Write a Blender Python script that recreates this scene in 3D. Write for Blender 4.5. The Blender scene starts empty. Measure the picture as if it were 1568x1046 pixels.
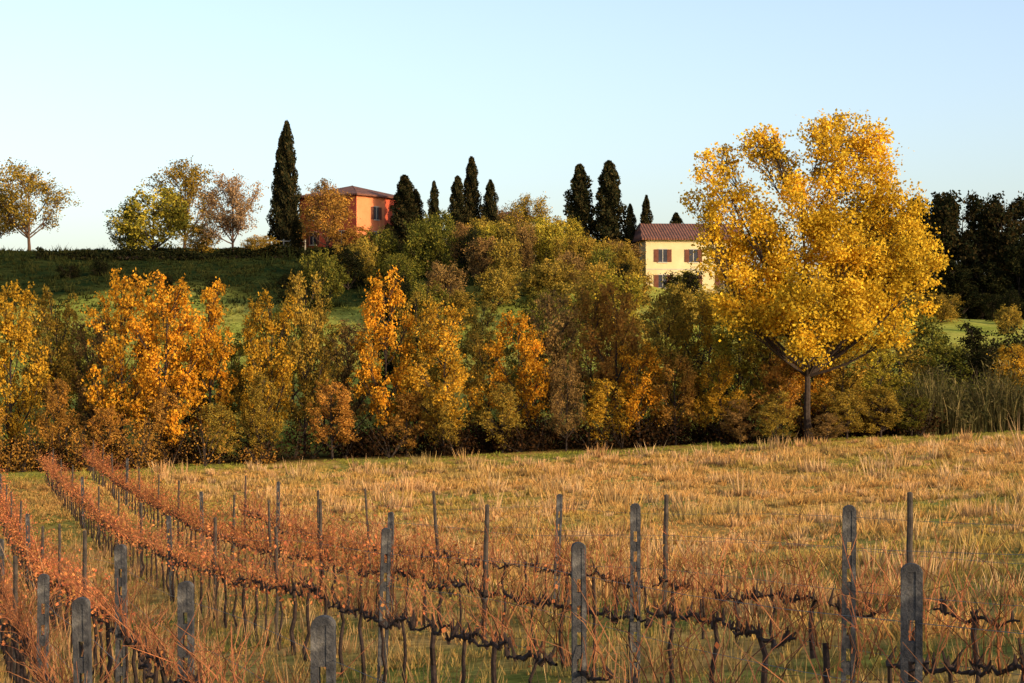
import bpy, math, numpy as np
from mathutils import Vector
scene=bpy.context.scene
R0=np.random.default_rng(7)

# ---------------------------------------------------------------- terrain function (metres, camera eye at z=0)
def h(X,Y):
    X=np.asarray(X,float);Y=np.asarray(Y,float)
    Yc=np.clip(Y,-20,400)
    X0=np.clip(X+0.3*Yc-4.9,-14,46)
    near=-2.2-0.084*Yc+0.09*X0
    far=-6.05+0.04*np.clip(X,-70,70)
    s=0.45
    f=np.maximum(near,far)+s*np.log1p(np.exp(-np.abs(near-far)/s))
    f=np.where(Y<112,f,np.minimum(f,far+0.4))
    ridge=np.interp(X,[-220,-54,-23,-3,5,15,30,45,80,220],[8,9.7,9.8,9.6,8.8,6.2,4.2,2.6,1.5,0])
    t=np.clip((Y-113)/(200-113),0,1)
    t=t*(1.45-0.45*t)
    z=f*(1-t)+ridge*t
    z=z-np.clip(Y-204,0,3000)*0.012
    z=z+0.06*np.sin(X*0.7+1.3)*np.sin(Y*0.45)+0.15*np.sin(X*0.13+2)*np.sin(Y*0.11+1)*np.clip((Y-30)/60,0,1)
    z=z+.22*np.sin(X*.21+Y*.05)*np.sin(Y*.19+.6)*np.clip((Y-120)/20,0,1)*np.clip((196-Y)/20,0,1)
    return z
def hz(x,y): return float(h(x,y))

# ---------------------------------------------------------------- mesh helpers
def mk_mesh(name,V,Q,midx=None,col=None,mats=(),smooth=False):
    V=np.ascontiguousarray(V,np.float32);Q=np.ascontiguousarray(Q,np.int32)
    me=bpy.data.meshes.new(name)
    n,k=Q.shape
    me.vertices.add(len(V));me.vertices.foreach_set('co',V.ravel())
    me.loops.add(n*k);me.loops.foreach_set('vertex_index',Q.ravel())
    me.polygons.add(n);me.polygons.foreach_set('loop_start',np.arange(n,dtype=np.int32)*k)
    if midx is not None: me.polygons.foreach_set('material_index',np.ascontiguousarray(midx,np.int32))
    me.polygons.foreach_set('use_smooth',np.full(n,smooth))
    me.update(calc_edges=True)
    if col is not None:
        a=me.color_attributes.new('Col','FLOAT_COLOR','POINT')
        c=np.ones((len(V),4),np.float32);c[:,:3]=col
        a.data.foreach_set('color',c.ravel())
    for m in mats: me.materials.append(m)
    return me
def obj(name,me,loc=(0,0,0),rot=(0,0,0),sc=(1,1,1),parent=None):
    o=bpy.data.objects.new(name,me);scene.collection.objects.link(o)
    o.location=loc;o.rotation_euler=rot;o.scale=sc
    if parent: o.parent=parent
    return o
class B:
    def __init__(s): s.V=[];s.Q=[];s.M=[];s.n=0
    def add(s,v,q,m):
        s.V.append(v);s.Q.append(q+s.n);s.M.append(np.full(len(q),m));s.n+=len(v)
    def tube(s,pts,rad,sides=4,m=0):
        pts=np.asarray(pts,float);n=len(pts);rad=np.broadcast_to(rad,(n,))
        t=np.gradient(pts,axis=0);t/=np.linalg.norm(t,axis=1)[:,None]+1e-9
        mt=np.abs(t.mean(0));ref=np.array([0,0,1.]) if mt[2]<.8 else np.array([1.,0,0])
        u=np.cross(t,ref);u/=np.linalg.norm(u,axis=1)[:,None]+1e-9
        v=np.cross(t,u)
        a=np.arange(sides)*2*math.pi/sides
        ring=pts[:,None,:]+rad[:,None,None]*(np.cos(a)[None,:,None]*u[:,None,:]+np.sin(a)[None,:,None]*v[:,None,:])
        i=np.arange(n-1)[:,None]*sides;j=np.arange(sides)[None,:];j2=(j+1)%sides
        q=np.stack([i+j,i+j2,i+sides+j2,i+sides+j],-1).reshape(-1,4)
        s.add(ring.reshape(-1,3),q,m)
    def leaves(s,c,size,rng,m=1,asp=.6,up=0.,out=None):
        n=len(c)
        u=rng.normal(size=(n,3));u[:,2]+=up
        if out is not None: u+=out
        u/=np.linalg.norm(u,axis=1)[:,None]
        w=rng.normal(size=(n,3));v=np.cross(u,w);v/=np.linalg.norm(v,axis=1)[:,None]+1e-9
        sz=(size*rng.uniform(.6,1.35,n))[:,None]
        a=c-u*sz*.5;b=c+v*sz*asp*.5;d=c+u*sz*.5;e=c-v*sz*asp*.5
        V=np.stack([a,b,d,e],1).reshape(-1,3)
        q=np.arange(n*4).reshape(-1,4)
        s.add(V,q,m)
    def box(s,x0,x1,y0,y1,z0,z1,m=0):
        v=np.array([[x,y,z] for z in (z0,z1) for y in (y0,y1) for x in (x0,x1)],float)
        q=np.array([[0,2,3,1],[4,5,7,6],[0,1,5,4],[2,6,7,3],[0,4,6,2],[1,3,7,5]])
        s.add(v,q,m)
    def mesh(s,name,mats,smooth=False):
        return mk_mesh(name,np.concatenate(s.V),np.concatenate(s.Q),np.concatenate(s.M),None,mats,smooth)

# ---------------------------------------------------------------- materials
def new_mat(name):
    m=bpy.data.materials.new(name);m.use_nodes=True
    nt=m.node_tree;nt.nodes.clear()
    out=nt.nodes.new('ShaderNodeOutputMaterial')
    return m,nt,out
def N(nt,t,**k):
    n=nt.nodes.new(t)
    for a,b in k.items(): setattr(n,a,b)
    return n
def noise(nt,scale,detail=4,coord='Object',rough=.6):
    tc=N(nt,'ShaderNodeTexCoord');n=N(nt,'ShaderNodeTexNoise')
    n.inputs['Scale'].default_value=scale;n.inputs['Detail'].default_value=detail;n.inputs['Roughness'].default_value=rough
    nt.links.new(tc.outputs[coord],n.inputs['Vector']);return n
def ramp(nt,fac,stops):
    r=N(nt,'ShaderNodeValToRGB');e=r.color_ramp.elements
    while len(e)<len(stops): e.new(.5)
    for i,(p,c) in enumerate(stops):
        e[i].position=p;e[i].color=(*c,1)
    nt.links.new(fac,r.inputs[0]);return r
def mult(nt,a,b,fac=1.):
    m=N(nt,'ShaderNodeMix',data_type='RGBA',blend_type='MULTIPLY');m.inputs[0].default_value=fac
    nt.links.new(a,m.inputs[6]);nt.links.new(b,m.inputs[7]);return m.outputs[2]
def leaf_mat(name,cols,trans=.28,nscale=.5):
    m,nt,out=new_mat(name)
    g=N(nt,'ShaderNodeNewGeometry')
    r=ramp(nt,g.outputs['Random Per Island'],[(i/(len(cols)-1),c) for i,c in enumerate(cols)])
    nz=noise(nt,nscale,3)
    k=ramp(nt,nz.outputs[0],[(.32,(.44,.43,.39)),(.5,(.9,.9,.9)),(.66,(1.2,1.16,1.08))])
    c=mult(nt,r.outputs[0],k.outputs[0])
    oi=N(nt,'ShaderNodeObjectInfo');k2=ramp(nt,oi.outputs['Random'],[(0,(.82,.78,.72)),(.5,(1.,1.02,1.)),(1,(1.1,1.0,.95))])
    c=mult(nt,c,k2.outputs[0])
    d=N(nt,'ShaderNodeBsdfDiffuse');t=N(nt,'ShaderNodeBsdfTranslucent');mx=N(nt,'ShaderNodeMixShader')
    mx.inputs[0].default_value=trans
    nt.links.new(c,d.inputs[0]);nt.links.new(c,t.inputs[0])
    nt.links.new(d.outputs[0],mx.inputs[1]);nt.links.new(t.outputs[0],mx.inputs[2]);nt.links.new(mx.outputs[0],out.inputs[0])
    return m
def plain(name,stops,scale=3,rough=.9,bump=.0,bscale=None,detail=5):
    m,nt,out=new_mat(name);nz=noise(nt,scale,detail)
    r=ramp(nt,nz.outputs[0],stops)
    p=N(nt,'ShaderNodeBsdfPrincipled');p.inputs['Roughness'].default_value=rough
    p.inputs['Specular IOR Level'].default_value=.2
    nt.links.new(r.outputs[0],p.inputs['Base Color'])
    if bump:
        n2=noise(nt,bscale or scale*4,6);b=N(nt,'ShaderNodeBump');b.inputs['Strength'].default_value=bump;b.inputs['Distance'].default_value=.02
        nt.links.new(n2.outputs[0],b.inputs['Height']);nt.links.new(b.outputs[0],p.inputs['Normal'])
    nt.links.new(p.outputs[0],out.inputs[0]);return m
def attr_mat(name,trans=0,noises=((1.2,.75,1.2),)):
    m,nt,out=new_mat(name)
    a=N(nt,'ShaderNodeAttribute',attribute_name='Col');c=a.outputs['Color']
    for sc,lo,hi in noises:
        nz=noise(nt,sc,5);k=ramp(nt,nz.outputs[0],[(.3,(lo,lo,lo)),(.7,(hi,hi,hi))]);c=mult(nt,c,k.outputs[0])
    d=N(nt,'ShaderNodeBsdfDiffuse');nt.links.new(c,d.inputs[0])
    if trans:
        t=N(nt,'ShaderNodeBsdfTranslucent');mx=N(nt,'ShaderNodeMixShader');mx.inputs[0].default_value=trans
        nt.links.new(c,t.inputs[0]);nt.links.new(d.outputs[0],mx.inputs[1]);nt.links.new(t.outputs[0],mx.inputs[2]);nt.links.new(mx.outputs[0],out.inputs[0])
    else: nt.links.new(d.outputs[0],out.inputs[0])
    return m

bark=plain('bark',[(.3,(.022,.015,.01)),(.7,(.065,.043,.03))],6,bump=.4)
bark_warm=plain('bark_warm',[(.3,(.06,.033,.02)),(.7,(.16,.09,.05))],6)
LM={
 'orange':leaf_mat('leaf_orange',[(.50,.19,.015),(.80,.35,.025),(.88,.45,.035),(.36,.19,.03)]),
 'gold':leaf_mat('leaf_gold',[(.56,.27,.02),(.80,.44,.035),(.58,.34,.04),(.24,.18,.03)]),
 'olive':leaf_mat('leaf_olive',[(.22,.17,.03),(.42,.29,.045),(.52,.31,.045),(.10,.095,.02)]),
 'rust':leaf_mat('leaf_rust',[(.34,.15,.035),(.56,.27,.05),(.60,.32,.055),(.20,.11,.03)]),
 'brown':leaf_mat('leaf_brown',[(.18,.10,.04),(.34,.19,.06),(.42,.25,.07),(.12,.08,.03)]),
 'green':leaf_mat('leaf_green',[(.06,.08,.016),(.16,.16,.025),(.30,.24,.035),(.04,.05,.014)]),
 'yelgreen':leaf_mat('leaf_yellow_green',[(.26,.24,.03),(.46,.37,.045),(.60,.42,.045),(.11,.12,.02)]),
 'dark':leaf_mat('leaf_dark',[(.008,.012,.006),(.018,.023,.009),(.04,.034,.011),(.010,.014,.007)],.2),
 'forest':leaf_mat('leaf_forest',[(.010,.014,.007),(.022,.026,.010),(.06,.04,.014),(.012,.016,.008)],.2,.2),
 'cyp':leaf_mat('leaf_cypress',[(.012,.017,.008),(.027,.031,.013),(.08,.056,.02),(.015,.019,.01)],.1,1.2),
 'yellow':leaf_mat('leaf_yellow',[(.84,.49,.025),(.93,.68,.07),(.92,.58,.04),(.60,.38,.03)],.33,.35),
 'pale':leaf_mat('leaf_pale',[(.42,.26,.14),(.54,.36,.19),(.48,.26,.1),(.28,.19,.1)],.35),
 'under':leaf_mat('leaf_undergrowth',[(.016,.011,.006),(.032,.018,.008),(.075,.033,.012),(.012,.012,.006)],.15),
}

# ---------------------------------------------------------------- trees
def tree_mesh(name,seed,H,lobes,nleaf,leaf,tr=.14,twigs=12,sig=.2,fork=.2,asp=.65,twig_r=.018,lean=0.,bmat=None,spread=.2,gam=1.2):
    rng=np.random.default_rng(seed);b=B()
    n=9;tz=np.linspace(-.4,H*.86,n)
    wx=np.cumsum(rng.normal(0,.018*H/ n*2,n));wy=np.cumsum(rng.normal(0,.018*H/n*2,n))
    wx-=wx[0];wy-=wy[0];wx+=lean*np.clip(tz,0,99)
    tp=np.stack([wx,wy,tz],1)
    trr=tr*(1-.93*(np.clip(tz,0,99)/(H*.86))**.8)+.012;trr[0]*=1.35
    b.tube(tp,trr,7,0)
    tot=sum((l[3]*l[4])for l in lobes)
    for (lx,ly,lz,rr,rz) in lobes:
        c=np.array([lx,ly,lz]);dist=math.hypot(lx,ly)
        z0=max(fork*H,lz-1.25*dist-.25*rz);z0=min(z0,H*.8)
        s=np.array([np.interp(z0,tz,wx),np.interp(z0,tz,wy),z0])
        t=np.linspace(0,1,6)[:,None]
        mid=s+(c-s)*np.array([.62,.62,.40])+rng.normal(0,.05*dist+.03,3)
        P=(1-t)**2*s+2*t*(1-t)*mid+t*t*c
        r0=max(.02,np.interp(z0,tz,trr)*.6)
        b.tube(P,np.linspace(r0,.022,6),5,0)
        cl=[]
        for k in range(twigs):
            d=rng.normal(size=3);d[2]+=.25;d/=np.linalg.norm(d)
            st=P[rng.integers(2,6)]
            e=c+d*np.array([rr,rr,rz])*rng.uniform(.55,1.08)
            m=(st+e)/2+rng.normal(0,.08*rr,3)+np.array([0,0,.06*rr])
            tp2=np.stack([st,m,e]);b.tube(tp2,[twig_r,twig_r*.7,twig_r*.3],3,0)
            for w in (.5,.75,1.0): 
                cl.append(st*(1-w)**2+2*w*(1-w)*m+w*w*e)
                if w>.6:
                    for _ in range(2): cl.append(cl[-1]+rng.normal(0,spread*rr,3))
        cl=np.array(cl)
        wgt=rng.gamma(gam,1,len(cl));wgt/=wgt.sum()
        nl=int(nleaf*rr*rz/tot)
        idx=rng.choice(len(cl),nl,p=wgt)
        pos=cl[idx]+rng.normal(0,sig*rr**.6,(nl,3))*np.array([1,1,.8])
        pos=pos[pos[:,2]>.15]
        b.leaves(pos,leaf,rng,1,asp)
    return b.mesh(name,[bmat or bark,LM['gold']])

def lobes_ovoid(seed,H,R,n,base=.12,peak=.35,r0=.38):
    rng=np.random.default_rng(seed);L=[]
    for i in range(n):
        f=base+(.93-base)*(i+.5)/n+rng.normal(0,.02)
        prof=(.6+.4*f/peak) if f<peak else math.sqrt(max(.04,1-((f-peak)/(1.02-peak))**1.7))
        a=i*2.399+rng.normal(0,.4);d=R*prof*rng.uniform(.3,.85)
        rr=R*r0*(.45+.6*prof)*rng.uniform(.7,1.15)
        L.append((d*math.cos(a),d*math.sin(a),f*H,rr,rr*rng.uniform(.8,1.3)))
    return L
belt=[tree_mesh('belt_tree_mesh_%d'%i,20+i,9.5,lobes_ovoid(40+i,9.5,2.6,22,.2,.42,.31),9200,.16,.11,12,.145,.14,bmat=bark,spread=.21,gam=.9) for i in range(6)]
sparse=[tree_mesh('sparse_tree_mesh_%d'%i,70+i,8.,lobes_ovoid(80+i,8.,3.3,17,.3,.55,.36),9000,.19,.14,14,.2,.15,twig_r=.02,bmat=bark_warm) for i in range(3)]
bush=[tree_mesh('bush_mesh_%d'%i,120+i,5.,lobes_ovoid(130+i,5.,2.6,16,.1,.4,.38),6500,.19,.1,10,.18,.06,gam=1.) for i in range(3)]
forest=[tree_mesh('forest_tree_mesh_%d'%i,170+i,17.,lobes_ovoid(180+i,17.,5.2,34,.08,.45,.28),12000,.45,.3,9,.25,.1) for i in range(2)]

def place(name,me,x,y,top=None,H0=9.5,W=None,W0=5.,mat=None,rng=R0,sink=.1,H=None):
    z=hz(x,y)-sink
    sz=((top-z)/H0) if top is not None else H/H0
    sx=(W/W0) if W else sz
    o=obj(name,me,(x,y,z),(0,0,rng.uniform(0,6.28)),(sx,sx,sz))
    if mat:
        o.material_slots[1].link='OBJECT';o.material_slots[1].material=LM[mat]
    return o

BT=[(-31.3,105,3.3,4.4,'gold'),(-27.8,105,3.8,4.2,'gold'),(-25.9,107,3.5,3.4,'olive'),(-24.0,108.5,1.9,3.6,'brown'),(-21.6,105,4.5,4.3,'orange'),(-19.0,104,3.9,4.6,'orange'),
(-17.0,106,3.5,3.6,'orange'),(-14.8,109,2.,3.2,'olive'),(-13.6,106,3.2,3.5,'gold'),(-11.7,107,4.5,3.5,'olive'),(-9.5,110,1.6,3.6,'brown'),(-7.0,105,4.2,3.7,'orange'),
(-5.5,107,3.0,3.2,'olive'),(-3.7,104,2.6,4.2,'gold'),(-1.4,109,.9,3.4,'olive'),(.3,105,2.1,3.4,'orange'),(2.5,107,3.3,3.5,'brown'),(4.5,108,3.1,3.4,'rust'),(6.0,107,3.5,3.6,'rust'),
(8.5,105,3.4,3.8,'olive'),(7.0,103.5,.2,3.2,'orange'),(10.6,107,2.8,3.4,'gold'),(12.5,105,1.8,3.8,'yelgreen'),(14.2,104,2.2,3.6,'olive'),(15.8,104.6,.2,3.6,'orange'),(18.2,104.2,-.2,4.,'olive'),(20.4,106,.2,4.2,'yelgreen'),
(17.2,108,1.8,4.4,'olive'),(22.8,112,1.0,4.6,'olive'),(25,113,1.6,4.6,'green'),(27.6,112,1.2,4.2,'dark'),(28.8,108.5,.1,3.6,'gold'),(33,110,.5,4.4,'green')]
for i,(x,y,t,w,m) in enumerate(BT):
    place('autumn_tree',belt[i%6],x,y,t,9.5,w*1.07,5.,m)
for i in range(16):
    x=-31.5+i*3.1+R0.normal(0,.6);m=R0.choice(['orange','gold','olive','brown','rust'])
    if x<-18: m=R0.choice(['rust','brown','rust'])
    if x>17: continue
    place('autumn_sapling',belt[(i*3+1)%6],x,103+R0.uniform(-.3,.9)+(0 if x>-20 else -1),None,9.5,R0.uniform(2.2,3.2),5.,m,H=R0.uniform(3.4,5.6))
for i in range(24):
    x=-36+i*2.8+R0.normal(0,.6)
    if x>19: continue
    place('background_tree',belt[(i*2)%6],x,115+R0.uniform(-2,6),None,9.5,R0.uniform(3.6,5),5.,R0.choice(['olive','brown','green','dark','green']),H=R0.uniform(6.2,8.6))
# low trees right of the viewpoint (out of frame), added to shade the near rows
for x,y,H in [(33,10,6.2),(29.5,6.5,6.6),(27,3.2,6.0),(24,-.5,6.4),(21,-4,6.6),(18,-8,6.4)]:
    place('offframe_shade_tree',belt[int(x)%6],x,y,None,9.5,4.4,5.,'olive',H=H)

def scrub(name,n,xr,yf,hr,wr,nl,leaf,mat,seed,twig=True):
    rng=np.random.default_rng(seed);b=B()
    for i in range(n):
        x=rng.uniform(*xr);y=yf(x,rng);r=rng.uniform(*wr);hh=rng.uniform(*hr);g=hz(x,y)
        if twig:
            for _ in range(7):
                a=rng.uniform(0,6.28);e=np.array([x+r*math.cos(a)*.8,y+r*math.sin(a)*.8,g+hh*rng.uniform(.6,1.1)])
                s=np.array([x,y,g-.05]);b.tube(np.stack([s,(s+e)/2+rng.normal(0,.12,3),e]),[.03,.02,.008],3,0)
        u=rng.normal(size=(nl,3));u/=np.linalg.norm(u,axis=1)[:,None];u*=rng.uniform(.3,1.05,(nl,1))**.6
        u+=rng.normal(0,.16,u.shape)
        pos=np.array([x,y,g+hh*.45])+u*np.array([r,r,hh*.55])
        pos=pos[pos[:,2]>g-.05]
        b.leaves(pos,leaf,rng,1,.6)
    return obj(name,b.mesh(name,[bark,LM[mat]]))
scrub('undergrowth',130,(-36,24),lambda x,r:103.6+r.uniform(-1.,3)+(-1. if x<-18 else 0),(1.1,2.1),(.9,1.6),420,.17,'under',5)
scrub('bramble_thicket',26,(-34,-13),lambda x,r:102.4+r.uniform(-.5,.9)-1.,(.9,2.8),(.7,1.4),380,.13,'rust',6)
scrub('green_scrub',34,(17,36),lambda x,r:107.3+r.uniform(-.5,4),(1.8,3.6),(1,1.9),560,.18,'green',8)
scrub('dark_thicket',46,(21,46),lambda x,r:118+r.uniform(-2,16),(1.8,3.6),(1.4,2.4),560,.22,'dark',28)
for x,y,H,w,m in [(14.0,100.6,3.0,2.6,'olive'),(17.9,101.2,2.8,2.6,'olive'),(16.6,99.8,1.7,2.,'brown'),(19.8,101.6,3.0,2.6,'olive'),(12.2,101.4,2.6,2.4,'brown'),(21.6,102.4,2.4,2.6,'green')]:
    place('wayside_shrub',belt[int(x*3)%6],x,y,None,9.5,w,5.,m,H=H)

# big yellow poplar
bx,by=15.9,101.;bz=hz(bx,by)-.1
BL=[(1085,252,26,36),(1108,232,20,22),(1072,300,24,28),(1085,340,24,26),(1165,215,30,28),(1198,236,34,34),(1180,202,18,18),(1262,192,30,28),(1295,192,44,36),(1335,212,38,36),(1290,248,48,40),(1345,262,44,38),(1372,285,32,32),(1225,302,40,40),
(1130,310,44,36),(1170,340,46,38),(1110,370,38,36),(1290,320,56,44),(1345,335,46,40),(1395,318,34,32),(1420,350,30,30),(1375,385,52,42),(1425,400,30,34),(1300,395,60,44),(1225,380,56,44),(1160,400,52,42),(1112,425,40,36),
(1395,440,44,36),(1340,460,52,38),(1270,460,54,40),(1200,455,52,38),(1140,475,44,32),(1235,505,42,26),(1310,500,46,26),(1255,345,46,40),(1365,490,34,22)]
rg=np.random.default_rng(11);lob=[]
for (px,py,rx,rz) in BL:
    x=(px-1245)*.0347;z=(660-py)*.0352
    edge=abs(px-1250)/200
    lob.append((x,rg.uniform(-3.6,2.8)*(1-.7*edge)*(1 if py>240 else .4),z,rx*.0347*1.05,rz*.0352*1.05))
for i in range(5):
    a=rg.uniform(0,6.28);lob.append((2.2*math.cos(a),4.4*math.sin(a),rg.uniform(6.5,12),1.5,1.3))
big=tree_mesh('yellow_poplar_mesh',3,16.4,lob,84000,.165,.2,18,.195,.22,.75,.022,bmat=bark,spread=.16,gam=.75)
o=obj('yellow_poplar_tree',big,(bx,by,bz));o.material_slots[1].link='OBJECT';o.material_slots[1].material=LM['yellow']

HT=[(-51,200,18.8,8.4,'olive',0,sparse),(-55.5,203,16.,6,'rust',1,sparse),(-37,195,16.,8.8,'yelgreen',1,bush),(-40,197,14.,5.4,'green',2,bush),(-35.3,204,19.4,8.2,'olive',2,sparse),(-28,190,17.,6.4,'pale',1,sparse),
(-18.6,191,15.6,6.2,'rust',0,sparse),(-21,213,18.,5,'brown',2,sparse),(1.8,192,15.,5.8,'olive',1,sparse),(-1.5,200,14.4,5,'brown',0,sparse),(-31.5,192,12.,5,'olive',0,bush),(-25.,188,10.6,4.5,'olive',0,bush),(-15.8,190,11.6,4,'rust',1,bush)]
for x,y,t,w,m,i,S in HT:
    H0=8. if S is sparse else 5.
    place('hilltop_tree',S[i],x,y,t,H0,w,6.6 if S is sparse else 5.4,m)
rs=np.random.default_rng(31)
for i in range(58):
    x=rs.uniform(-17,16);y=rs.uniform(142,193)
    if x>11 and y>172: continue
    if x<-10 and y>178: y-=18
    H=rs.uniform(2.8,5.)
    place('slope_shrub',bush[i%3],x,y,None,5.,rs.uniform(3,5.2),5.4,rs.choice(['green','yelgreen','olive','dark','olive','green','olive','brown']),rs,H=H)
for i in range(16):
    x=rs.uniform(15,50);y=rs.uniform(160,192)
    if x<24 and y>166: y-=22
    place('slope_shrub',bush[i%3],x,y,None,5.,rs.uniform(3,5),5.4,rs.choice(['green','olive','dark']),rs,H=rs.uniform(2.3,4.))
for i in range(9):
    x=-50+i*4.2+rs.normal(0,1.);place('slope_shrub',bush[i%3],x,rs.uniform(160,176),None,5.,rs.uniform(1.6,3),5.4,'dark',rs,H=rs.uniform(1,1.8))
for x,y,t,w,m in [(-6.8,184,12.8,4.4,'green'),(-3,182,12,4.6,'olive'),(3.2,180,12.,5.4,'yelgreen'),(0,176,11,5,'olive'),(6.5,176,9.8,5.4,'yelgreen'),(10,178,9.3,4.4,'olive'),(-11,174,9.6,2.6,'dark'),(-13.6,172,9.2,2.4,'green'),(-8.5,170,9.,2.6,'dark')]:
    place('slope_shrub',bush[int(abs(x))%3],x,y,t,5.,w,5.4,m,rs)
fx=[(47,245),(52,252),(56,246),(59.5,250),(63.5,246),(68,250),(72,246),(77,252),(82,247),(88,250),(94,246),(57,262),(66,262),(75,262),(100,252)]
for i,(x,y) in enumerate(fx):
    place('forest_tree',forest[i%2],x,y,None,17.,R0.uniform(8.5,10.5),10.4,'forest',H=(17.6+R0.uniform(-1.,1.)+(x-55)*.03)*(y/250))
for i in range(13):
    x=42+i*4.4;place('forest_edge_tree',forest[(i+1)%2],x,238+R0.uniform(-2,2),None,17.,7.5,10.4,'dark',H=R0.uniform(8,12))

# cypresses
def cypress_mesh(name,seed):
    rng=np.random.default_rng(seed);b=B();H=12.;R=1.25
    b.tube([[0,0,-.4],[0,0,1],[0,0,H*.8]],[.2,.16,.03],6,0)
    prof=lambda f:np.clip(np.minimum((f+.03)*7,1),0,1)**.6*np.clip(1-f,0,1)**.5*1.08
    f=np.linspace(0.03,.92,16);rings=R*.52*prof(f)
    b.tube(np.stack([np.zeros(16),np.zeros(16),f*H],1),np.maximum(rings,.02),9,1)
    n=13000;ff=rng.beta(1.05,1.2,n);a=rng.uniform(0,6.28,n)
    ph=rng.uniform(0,6.28,8)
    lump=1+.24*np.sin(3*a+ph[0]+ff*14)+.24*np.sin(5*a-ph[1]+ff*26)+.18*np.sin(2*a+ff*44+ph[2])
    r=R*prof(ff)*lump*rng.uniform(.6,1.12,n)
    c=np.stack([r*np.cos(a),r*np.sin(a),ff*H],1)
    out=np.stack([np.cos(a)*.6,np.sin(a)*.6,np.zeros(n)],1)
    b.leaves(c,.32,rng,1,.42,2.,out)
    return b.mesh(name,[bark,LM['cyp']])
cyp=[cypress_mesh('cypress_mesh_%d'%i,300+i) for i in range(4)]
CY=[(-23.5,199,23.2,2.4),(-24.5,199.5,21.6,1.9),(-11.1,197,17.3,2.9),(-10.2,199,16,2.),(-8.1,197,16.7,1.4),(-5.7,198,17.3,2.1),(-4.3,199,19.4,2.1),(-2.3,198,16.9,1.9),
(7.0,196,18.3,3.3),(10.1,195,18.6,3.4),(12.2,194,14.1,1.5),(13.4,193,14.9,1.6),(17.9,206,14.0,2.4),(-12.6,192,12.,1.3),(-22.3,196,13,1.2)]
for i,(x,y,t,w) in enumerate(CY):
    z=hz(x,y)-.1;obj('cypress_tree',cyp[i%4],(x,y,z),(R0.normal(0,.012),R0.normal(0,.016),R0.uniform(0,6)),(w/2.5,w/2.5,(t-z)/12.))

b=B();rng=np.random.default_rng(9)
n=9000;xx=rng.uniform(-47,-17,n);yy=187+rng.normal(0,.5,n);zz=h(xx,yy)+rng.uniform(0,1.,n)*(.9+.25*np.sin(xx*1.3)+.2*np.sin(xx*.47))
b.leaves(np.stack([xx,yy,zz],1),.26,rng,1);b.tube([[-17,187,hz(-17,187)],[-30,187,hz(-30,187)+.2],[-47,187,hz(-47,187)]],.2,5,0)
obj('clipped_hedge',b.mesh('clipped_hedge',[bark,LM['dark']]))

# ---------------------------------------------------------------- terrain sheet
gx=np.concatenate([[-4000,-2500,-1500,-900,-600,-400,-300,-220,-160],np.arange(-120,121,1.),[160,220,300,400,600,900,1500,2500,4000]])
gy=np.concatenate([[-1000,-300,-100,-50],np.arange(-30,235,.9),[245,260,280,310,350,400,500,700,1000,1600,2600,4000]])
GX,GY=np.meshgrid(gx,gy);GZ=h(GX,GY)
GZ=np.where(GY>204,np.maximum(GZ,-30),GZ)
V=np.stack([GX,GY,GZ],-1).reshape(-1,3)
nx,ny=len(gx),len(gy);i=np.arange(ny-1)[:,None]*nx;j=np.arange(nx-1)[None,:]
Q=np.stack([i+j,i+j+1,i+nx+j+1,i+nx+j],-1).reshape(-1,4)
def sn(x,y,s,sd):
    r=np.random.default_rng(sd);v=np.zeros_like(x)
    for k in range(5):
        a=r.uniform(0,6.28);f=s*r.uniform(.6,1.9);v=v+np.sin((x*math.cos(a)+y*math.sin(a))*f+r.uniform(0,6)+1.3*np.sin((x*math.sin(a)-y*math.cos(a))*f*.7))
    return v/2.6
def mixc(a,b,t): return np.asarray(a)*(1-t[:,None])+np.asarray(b)*t[:,None]
x,y=V[:,0],V[:,1];gn=np.clip(.5+.6*sn(x,y,.35,1),0,1);gn2=np.clip(.5+.8*sn(x,y,1.1,8),0,1)
c=mixc((.50,.28,.07),(.26,.24,.05),gn)
near=np.clip((52-y)/20,0,1);cn=mixc((.14,.15,.03),(.38,.23,.07),gn2)
c=c*(1-near[:,None])+cn*near[:,None]
hill=np.clip((y-108)/6,0,1);ch=mixc((.24,.26,.04),(.38,.34,.065),gn)
c=c*(1-hill[:,None])+ch*hill[:,None]
hill_shade=np.clip((y-154+6*sn(x,y,.12,4))/8,0,1)*np.clip((6-x)/10,0,1)  # shadow on the left hillside, put into the ground colour as darker green
c=c*(1-hill_shade[:,None])+mixc((.011,.021,.007),(.035,.042,.011),gn2)*hill_shade[:,None]
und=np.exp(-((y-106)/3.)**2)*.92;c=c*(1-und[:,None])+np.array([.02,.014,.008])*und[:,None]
ground_mat=attr_mat('ground_earth_grass',0,((.8,.7,1.25),(5,.5,1.35)))
obj('ground',mk_mesh('ground',V,Q,None,c,[ground_mat],True))

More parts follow.
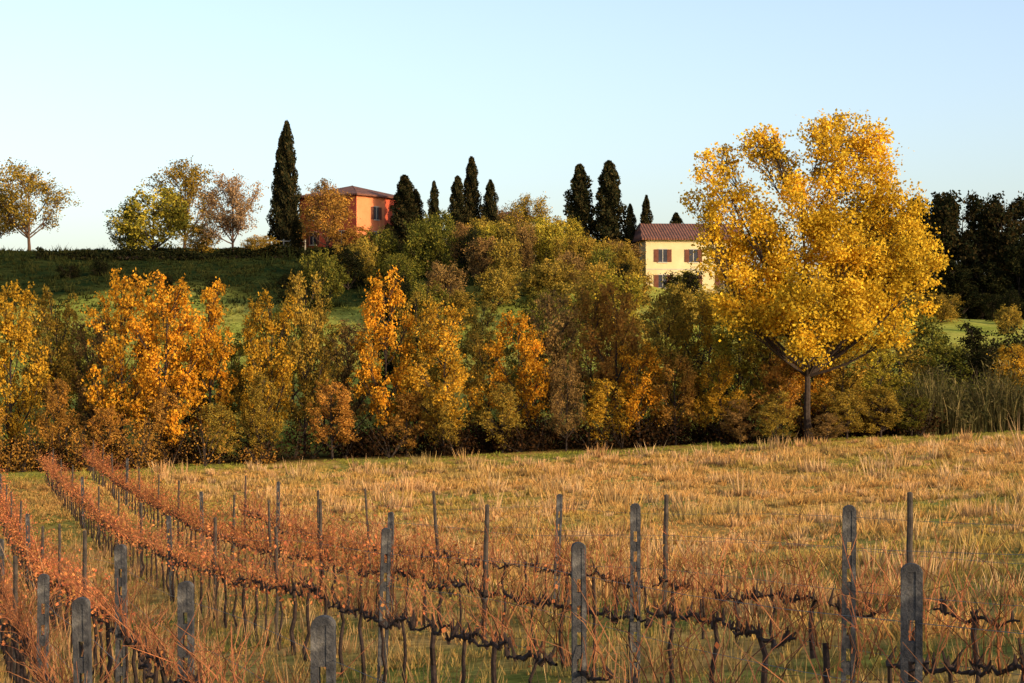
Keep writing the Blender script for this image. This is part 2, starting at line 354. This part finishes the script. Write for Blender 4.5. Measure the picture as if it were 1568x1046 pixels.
# ---------------------------------------------------------------- grass
grass_mat=attr_mat('grass_blades',.3,((.5,.8,1.15),))
def grass(name,seed,nt,ymin,ymax,xr,nb,hr,cols,clumpy,keep=None,wbase=.008,colf=None,tall=None,spr=.25,sp0=.06,gbias=-.4,lean=(.2,.95),wy=.00026,root=.5):
    rng=np.random.default_rng(seed)
    Y=np.sqrt(rng.uniform(ymin**2,ymax**2,nt));X=rng.uniform(xr[0],xr[1],nt)*Y
    if keep is not None:
        k=keep(X,Y,rng);X,Y=X[k],Y[k]
    n=len(X);cl=np.clip(.5+.5*sn(X,Y,1.3,seed+1),0,1);cl2=np.clip(.5+.5*sn(X,Y,.35,seed+2),0,1)
    hh=rng.uniform(*hr,n)*(1-clumpy+clumpy*1.9*cl**2)*rng.gamma(6,1/6,n)
    if tall is not None: hh*=tall(X,Y)
    gr=np.clip(cl2*1.3+gbias+rng.normal(0,.2,n),0,1)*(1-.5*cl)
    if colf is not None: gr=np.clip(gr+colf(X,Y),0,1)
    col=mixc(cols[0],cols[1],rng.uniform(0,1,n));col=col*(1-gr[:,None])+np.asarray(cols[2])*gr[:,None]
    Z=h(X,Y)
    X=np.repeat(X,nb);Y=np.repeat(Y,nb);Z=np.repeat(Z,nb);H=np.repeat(hh,nb)*rng.uniform(.55,1.2,n*nb)
    a=rng.uniform(0,6.28,n*nb);sp=spr*np.repeat(hh,nb)+sp0
    bx=X+np.cos(a)*sp*rng.uniform(0,1,n*nb);by=Y+np.sin(a)*sp*rng.uniform(0,1,n*nb)
    a2=rng.uniform(0,6.28,n*nb);w=(wbase+wy*Y)
    le=rng.uniform(*lean,n*nb)
    tip=np.stack([bx+np.cos(a)*H*le,by+np.sin(a)*H*le,Z+H],1)
    p0=np.stack([bx-np.cos(a2)*w,by-np.sin(a2)*w,Z-.02],1);p1=np.stack([bx+np.cos(a2)*w,by+np.sin(a2)*w,Z-.02],1)
    V=np.stack([p0,p1,tip],1).reshape(-1,3)
    c=np.repeat(col,nb,axis=0)*rng.uniform(.7,1.25,(n*nb,1));c=np.repeat(c,3,axis=0)
    c[0::3]*=root;c[1::3]*=root  # blade feet darker: shade at the base put into the colour
    c=np.clip(c,0,.9)
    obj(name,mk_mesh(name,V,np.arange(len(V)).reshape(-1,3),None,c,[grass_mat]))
xi=lambda X,Y:X+.3*Y
infield=lambda X,Y,r:(xi(X,Y)>10.8)|(Y>70)
invine=lambda X,Y,r:(xi(X,Y)<12.5)&(Y<88)
edge=lambda X,Y:np.clip((Y-92)/8,0,1)*.9
grass('field_grass',1,50000,17,103,(-.34,.40),8,(.10,.22),[(.80,.38,.10),(.84,.48,.16),(.34,.33,.05)],.75,infield,colf=edge,tall=lambda X,Y:1-.6*np.clip((Y-92)/8,0,1))
grass('vineyard_grass',2,30000,12,88,(-.34,.40),8,(.06,.16),[(.76,.40,.12),(.56,.37,.10),(.18,.22,.035)],.5,invine,colf=lambda X,Y:np.clip((25-Y)/10,0,.5)-.1)
grass('tussock_grass',6,7500,24,98,(-.34,.40),24,(.16,.40),[(.82,.42,.15),(.84,.52,.24),(.42,.33,.07)],.7,lambda X,Y,r:(xi(X,Y)>10.5)&(r.uniform(0,1,len(X))<np.clip(.45+.9*sn(X,Y,.9,77),.08,1)),spr=.7,sp0=.05,gbias=-.55,lean=(.05,.55),wbase=.012,root=.42)
grass('row_weeds',9,2600,15,60,(-.34,.40),12,(.25,.62),[(.62,.30,.12),(.72,.44,.18),(.26,.24,.05)],.5,lambda X,Y,r:(xi(X,Y)<13.5),spr=.3,lean=(.03,.5),wbase=.004,wy=.0002,root=.55)
grass('slope_grass',5,12000,112,152,(-.34,.34),6,(.15,.35),[(.36,.31,.06),(.42,.35,.07),(.22,.26,.04)],.6)
grass('hill_grass',7,12000,152,200,(-.34,.06),6,(.15,.4),[(.035,.045,.012),(.07,.065,.017),(.022,.035,.010)],.7)  # dark palette carries the same painted hillside shadow

# reed bed
rng=np.random.default_rng(15);b=B();n=3600
X=rng.uniform(21,38,n);Y=rng.uniform(103,106.8,n);Z=h(X,Y);H=rng.uniform(1.4,3.6,n)*(.85+.22*np.sin(X*1.7)+.16*np.sin(X*4.1+Y))
a=rng.uniform(0,6.28,n);le=rng.uniform(.05,.4,n)*H;a2=rng.uniform(0,3.14,n);w=.018
base=np.stack([X,Y,Z-.05],1);mid=base+np.stack([np.cos(a)*le*.3,np.sin(a)*le*.3,H*.6],1);tip=base+np.stack([np.cos(a)*le,np.sin(a)*le,H],1)
o_=np.stack([np.cos(a2)*w,np.sin(a2)*w,0*a],1)
b.add(np.stack([base-o_,base+o_,mid+o_*1.3,mid-o_*1.3],1).reshape(-1,3),np.arange(4*n).reshape(-1,4),1)
b.add(np.stack([mid-o_*1.3,mid+o_*1.3,tip+o_*.2,tip-o_*.2],1).reshape(-1,3),np.arange(4*n).reshape(-1,4),1)
nl=13000;k=rng.integers(0,n,nl);pos=base[k]+np.stack([rng.normal(0,.2,nl),rng.normal(0,.2,nl),rng.uniform(.25,1.05,nl)*H[k]],1)
b.leaves(pos,.42,rng,1,.14,.7)
reed=leaf_mat('reed_leaf',[(.05,.055,.02),(.15,.13,.045),(.04,.045,.018),(.28,.22,.09)],.25,.9)
obj('reed_bed',b.mesh('reed_bed',[bark,reed]))

# ---------------------------------------------------------------- vineyard
concrete=plain('post_concrete',[(.3,(.028,.027,.028)),(.5,(.065,.06,.057)),(.72,(.17,.15,.125))],9,.95,.8,40)
wood=plain('post_wood',[(.3,(.03,.023,.018)),(.7,(.10,.075,.055))],7,.95,.6,30)
vine_bark=plain('vine_bark',[(.3,(.018,.011,.009)),(.7,(.06,.036,.026))],14,.95,.5,40)
shoot_m=leaf_mat('vine_shoot',[(.12,.045,.03),(.34,.12,.055),(.46,.19,.08),(.07,.035,.025)],.0,2)
vleaf=leaf_mat('vine_leaf',[(.70,.20,.08),(.82,.34,.11),(.60,.15,.07),(.50,.28,.07)],.3,1)
vleaf2=leaf_mat('vine_leaf_dry',[(.36,.16,.05),(.52,.28,.07),(.28,.11,.04),(.36,.28,.06)],.3,1)
wire_m=plain('galvanised_wire',[(.3,(.10,.10,.10)),(.7,(.2,.2,.2))],20,.6)
def concrete_post(w=.115,d=.075,H=1.92):
    b=B();st=w*.33
    b.box(-w/2,-w/2+st,-d/2,d/2,-.4,H-w/2);b.box(w/2-st,w/2,-d/2,d/2,-.4,H-w/2)
    g=w/2-st
    slots=np.arange(.25,H-.2,.21)
    prev=-.4
    for s in slots:
        b.box(-g,g,-d/2+.006,d/2-.006,prev,s);prev=s+.11
    b.box(-g,g,-d/2+.006,d/2-.006,prev,H-w/2)
    a=np.linspace(0,math.pi,9);c=np.stack([np.cos(a)*w/2,0*a,np.sin(a)*w/2*.8+H-w/2],1)
    f=c+[0,-d/2,0];k=c+[0,d/2,0]
    V=np.concatenate([f,k]);q=np.array([[i,i+1,9+i+1,9+i] for i in range(8)]);b.add(V,q,0)
    qf=np.array([[i,8-i,7-i,i+1] for i in range(4)]);b.add(f.copy(),qf,0);b.add(k.copy(),qf[:,::-1].copy(),0)
    return b.mesh('concrete_post_mesh',[concrete])
def wood_post(seed,r=.04,H=1.92):
    rng=np.random.default_rng(seed);b=B();z=np.linspace(-.4,H,9)
    p=np.stack([rng.normal(0,.007,9),rng.normal(0,.007,9),z],1);rr=r*np.linspace(1.1,.85,9)*rng.uniform(.94,1.06,9)
    p=np.concatenate([p,p[-1:]+[0,0,.01]]);rr=np.append(rr,.004);b.tube(p,rr,8,0)
    return b.mesh('wood_post_mesh',[wood])
CP=[concrete_post(.13,.08),concrete_post(.108,.07),concrete_post(.092,.065)];WP=[wood_post(1,.034),wood_post(2,.028)]
def sts(l,step,end):
    l=list(l)
    while l[-1]+step<end: l.append(l[-1]+step)
    return l
rows=[
 (-1.3,sts([9,15],6.,60),60,9,.6,1),
 (.95,sts([12.5,18.5,24.8],6.,72),74,14,1.2,1),
 (2.1,sts([10.5,16.4,22.3,28.2],6.1,84),86,14,1.1,0),
 (4.9,sts([9.6,14.6,21.2,27.8],6.4,90),92,13,1.,0),
 (7.3,sts([10.2,15.3,20,25.6,31],5.6,94),95,15,.95,1),
 (9.7,sts([13,19,25.5,30,37],6.0,62),62,15,.2,2)]
for ri,(X0,S,yend,dens,leafy,kind) in enumerate(rows):
    rng=np.random.default_rng(500+ri)
    ys=max(8.,S[0]-1.5);HC=[.86,.86,.86,.88,.76,.62][ri]
    for si,y in enumerate(S):
        x=X0-.3*y;lean=rng.normal(0,.02);lean2=rng.normal(0,.02)
        if kind==0: me=CP[0] if ri==2 else CP[1]
        elif kind==1: me=CP[1] if (si%2==0 or y<21) else WP[0]
        else: me=CP[2] if si%2==0 else WP[0]
        if y>24: me=[CP[2],WP[0],WP[1],WP[0]][(si+ri)%4]
        if ri==5 and si in(4,5): lean=-.07
        obj('vineyard_post',me,(x,y,hz(x,y)),(lean2,lean,rng.normal(0,.14)),(1,1,1+rng.normal(0,.03)))
    b=B()
    for zz in (HC+.02,1.25,1.6):
        yy=np.arange(ys,yend,1.5)
        b.tube(np.stack([X0-.3*yy+.05,yy,h(X0-.3*yy,yy)+zz],1),.0022,3,0)
    obj('trellis_wire',b.mesh('trellis_wire',[wire_m]))
    b=B()
    y=ys
    while y<yend:
        L=rng.uniform(.9,1.25);x=X0-.3*y
        g=hz(x,y);hc=HC+rng.normal(0,.05)
        n=6;t=np.linspace(0,1,n)
        tw=np.stack([x+rng.normal(0,.018,n),y+rng.normal(0,.03,n),g-.05+t*(hc+.05)],1)
        b.tube(tw,np.linspace(.028,.02,n)*rng.uniform(.7,1.4),6,0)
        for dr in (-1,1):
            if rng.uniform()<.15: continue
            m=9;tt=np.linspace(0,1,m);yy=y+dr*tt*L*.62;xx=X0-.3*yy+rng.normal(0,.022,m)
            zz=h(xx,yy)+hc+.035*np.sin(tt*5+rng.uniform(0,6))+rng.normal(0,.016,m);zz[0]=tw[-1,2];xx[0]=tw[-1,0]
            b.tube(np.stack([xx,yy,zz],1),np.linspace(.020,.010,m)*rng.uniform(.6,1.4,m),5,0)
            for k in range(6):
                q=rng.integers(0,m);c=np.array([xx[q],yy[q],zz[q]]);b.tube(np.stack([c-[0,0,.03],c,c+rng.normal(0,.035,3)+[0,0,.09]]),[.008,.022,.006],5,0)
        y+=L
    ns=int((yend-ys)*dens);Y=rng.uniform(ys,yend,ns)
    tips=[]
    for yy in Y:
        far=yy>40
        xx=X0-.3*yy;z=hz(xx,yy)+HC;l=rng.uniform(.3,.95)*(1.15 if ri>=4 else .95)
        if ri>=4 and rng.uniform()<.15: l*=1.45
        d=np.array([rng.normal(0,.26),rng.normal(0,.3),1.]);d/=np.linalg.norm(d)
        c=rng.normal(0,.2,3)*l;c[2]=-abs(c[2])*.8
        n=3 if far else 5;t=np.linspace(0,1,n)[:,None]
        P=np.array([xx,yy,z])+d*l*t+c*(t**2)*1.6+(rng.normal(0,.014,(n,3)) if not far else 0)
        b.tube(P,np.linspace(.0058,.0022,n)*(1.0 if not far else 1.7),3,1)
        if rng.uniform()<.5 and not far:
            q=P[rng.integers(1,4)];e=rng.normal(0,.1,3);b.tube(np.stack([q,q+e*.6+[0,0,.08],q+e*1.3+[0,0,.22]]),[.0035,.0028,.0015],3,1)
        tips.append(P[1:])
    pts=np.concatenate(tips)
    nl=int((yend-ys)*190*leafy)
    idx=rng.integers(0,len(pts),nl);pos=pts[idx]+rng.normal(0,.07,(nl,3))
    pos[:,2]-=rng.uniform(0,.3,nl)
    keep=rng.uniform(0,1,nl)<np.clip((pos[:,1]-21)/26,.006,1);pos=pos[keep]
    b.leaves(pos,.056,rng,2,.75)
    obj('grapevine_row',b.mesh('grapevine_row',[vine_bark,shoot_m,vleaf if ri<5 else vleaf2]))

# ---------------------------------------------------------------- houses
redw=plain('wall_red_plaster',[(.3,(.40,.06,.03)),(.7,(.56,.11,.05))],.9,.95,.2)
salm=plain('wall_salmon_plaster',[(.3,(.66,.19,.07)),(.7,(.74,.25,.10))],.9,.95,.2)
yelw=plain('wall_yellow_plaster',[(.3,(.54,.42,.21)),(.7,(.66,.53,.29))],.6,.95,.2)
def roof_mat():
    m,nt,out=new_mat('roof_terracotta');tc=N(nt,'ShaderNodeTexCoord');w=N(nt,'ShaderNodeTexWave');w.inputs['Scale'].default_value=1.1;w.inputs['Distortion'].default_value=.6
    nt.links.new(tc.outputs['Object'],w.inputs[0]);r=ramp(nt,w.outputs[1],[(0,(.07,.024,.014)),(1,(.22,.085,.045))])
    nz=noise(nt,1.5);k=ramp(nt,nz.outputs[0],[(.3,(.5,.5,.5)),(.7,(1.3,1.2,1.1))]);c=mult(nt,r.outputs[0],k.outputs[0])
    p=N(nt,'ShaderNodeBsdfPrincipled');p.inputs['Roughness'].default_value=.9;nt.links.new(c,p.inputs[0])
    bp=N(nt,'ShaderNodeBump');bp.inputs['Strength'].default_value=.8;bp.inputs['Distance'].default_value=.06;nt.links.new(w.outputs[1],bp.inputs['Height']);nt.links.new(bp.outputs[0],p.inputs['Normal'])
    nt.links.new(p.outputs[0],out.inputs[0]);return m
roofm=roof_mat()
shut=plain('shutter_brown',[(.3,(.10,.035,.02)),(.7,(.16,.06,.035))],4)
glass=plain('window_dark',[(.3,(.02,.02,.025)),(.7,(.04,.04,.05))],2,.2)
trim=plain('trim_stone',[(.3,(.38,.33,.25)),(.7,(.5,.44,.34))],3)
def part(name,b,mats,par): return obj(name,b.mesh(name,mats),parent=par)
def hip(par,x0,x1,y0,y1,z0,rise,axis,ov=.45,th=.16,hipd=None):
    X0,X1,Y0,Y1=x0-ov,x1+ov,y0-ov,y1+ov
    if axis=='x':
        hd=hipd if hipd is not None else (Y1-Y0)/2;ym=(Y0+Y1)/2;r=[(X0+hd,ym),(X1-hd,ym)]
    else:
        hd=hipd if hipd is not None else (X1-X0)/2;xm=(X0+X1)/2;r=[(xm,Y0+hd),(xm,Y1-hd)]
    V=[(X0,Y0,z0+th),(X1,Y0,z0+th),(X1,Y1,z0+th),(X0,Y1,z0+th),(*r[0],z0+th+rise),(*r[1],z0+th+rise),(X0,Y0,z0),(X1,Y0,z0),(X1,Y1,z0),(X0,Y1,z0)]
    if axis=='x': F=[[0,1,5,4],[2,3,4,5],[3,0,4,4],[1,2,5,5]]
    else: F=[[0,1,4,4],[1,2,5,4],[2,3,5,5],[3,0,4,5]]
    me=bpy.data.meshes.new('roof')
    fs=[tuple(dict.fromkeys(f)) for f in F]+[(6,7,1,0),(7,8,2,1),(8,9,3,2),(9,6,0,3),(9,8,7,6)]
    me.from_pydata(V,[],fs);me.materials.append(roofm);obj('roof',me,parent=par)
def window(par,axis,p,fix,zc,w=.9,hh=1.3,sh=True,sgn=-1):
    def bx(b,a0,a1,d0,d1,z0,z1):
        lo,hi=sorted((fix+sgn*d0,fix+sgn*d1))
        if axis=='x': b.box(a0,a1,lo,hi,z0,z1)
        else: b.box(lo,hi,a0,a1,z0,z1)
    b=B();bx(b,p-w/2,p+w/2,-.05,.012,zc-hh/2,zc+hh/2);part('window_pane',b,[glass],par)
    b=B();bx(b,p-w/2-.08,p+w/2+.08,-.05,.09,zc-hh/2-.1,zc-hh/2);bx(b,p-w/2-.05,p+w/2+.05,-.05,.05,zc+hh/2,zc+hh/2+.08)
    bx(b,p-.03,p+.03,.012,.03,zc-hh/2,zc+hh/2);part('window_frame',b,[trim],par)
    if sh:
        b=B()
        for s in(-1,1):
            a=p+s*(w/2+.24);bx(b,a-.23,a+.23,.004,.05,zc-hh/2,zc+hh/2)
            for q in range(8): zz=zc-hh/2+hh*(q+.5)/8;bx(b,a-.18,a+.18,.05,.062,zz-.03,zz+.03)
        part('shutter',b,[shut],par)
rh=obj('red_house',None,(-16.1,196,hz(-18,199)-.5),(0,0,math.radians(-35)))
b=B();b.box(-7.8,0,0,8,-1,5.9);part('walls',b,[redw],rh)
b=B();b.box(0,.02,.0,4.6,-1,5.9);part('salmon_bay',b,[salm],rh)
hip(rh,-7.8,0,0,8,5.9,1.3,'x',.5)
for z in(1.6,4.2):
    for p in(-5.9,-2.): window(rh,'x',p,0,z)
    window(rh,'y',3.2,.02,z,sgn=1,w=.8);window(rh,'y',6.3,0,z,sgn=1,w=.7,sh=False)
yh=obj('yellow_house',None,(17.9,189,4.3),(0,0,math.radians(6)))
b=B();b.box(-4.6,5.2,0,8,-1.5,5.8);part('walls',b,[yelw],yh)
hip(yh,-4.6,5.2,0,8,5.8,1.75,'x',.5,hipd=.6)
for z in(4.25,1.7):
    for p in(-2.9,.2,3.3): window(yh,'x',p,0,z,w=.85,hh=1.25)
b=B();b.box(-4.6,5.2,-.03,0.,2.85,2.95);part('string_course',b,[trim],yh)
ob=obj('farm_outbuilding',None,(0.2,204,hz(0,204)+.9),(0,0,math.radians(-8)))
b=B();b.box(-3.4,2.6,0,5,-2,3.0);part('walls',b,[yelw],ob);hip(ob,-3.4,2.6,0,5,3.,1.0,'x',.4)
window(ob,'x',-1.5,0,1.6);window(ob,'x',1.,0,1.6)
b=B()
for k in range(9):
    x=-27.5+k*.75;y=197;g=hz(x,y);b.box(x-.06,x+.06,y-.06,y+.06,g-.2,g+1.1)
    if k<8: b.box(x+.06,x+.69,y-.03,y+.03,g+.85,g+.95);b.box(x+.06,x+.69,y-.03,y+.03,g+.35,g+.43)
obj('garden_fence',b.mesh('garden_fence',[trim]))

# ---------------------------------------------------------------- light, sky, camera
el=math.radians(16);az=math.radians(128)   # azimuth clockwise from +Y
d=Vector((math.sin(az)*math.cos(el),math.cos(az)*math.cos(el),math.sin(el)))
L=bpy.data.lights.new('sun','SUN');L.energy=5;L.angle=math.radians(.5);L.color=(1,.79,.50)
so=bpy.data.objects.new('sun',L);scene.collection.objects.link(so);so.rotation_euler=d.to_track_quat('Z','Y').to_euler()
w=bpy.data.worlds.new('World');scene.world=w;w.use_nodes=True;nt=w.node_tree
sk=N(nt,'ShaderNodeTexSky',sky_type='NISHITA');sk.sun_disc=False;sk.sun_elevation=el;sk.sun_rotation=az
sk.air_density=1.;sk.dust_density=1.8;sk.ozone_density=2.5
hs=N(nt,'ShaderNodeHueSaturation');hs.inputs['Saturation'].default_value=.86;hs.inputs['Value'].default_value=1.82
nt.links.new(sk.outputs[0],hs.inputs['Color'])
m2=N(nt,'ShaderNodeMix',data_type='RGBA',blend_type='MULTIPLY');m2.inputs[0].default_value=1.;m2.inputs[7].default_value=(1.06,1.,1.,1)
nt.links.new(hs.outputs[0],m2.inputs[6])
bg=nt.nodes['Background'];bg.inputs[1].default_value=.15;nt.links.new(m2.outputs[2],bg.inputs[0])
cam=bpy.data.cameras.new('camera');cam.lens=36*2900/1568;cam.sensor_width=36;cam.clip_end=9000
co=bpy.data.objects.new('camera',cam);scene.collection.objects.link(co);co.location=(0,0,0);co.rotation_euler=(math.radians(90),0,0)
scene.camera=co
scene.view_settings.view_transform='Standard';scene.view_settings.look='None';scene.view_settings.exposure=0
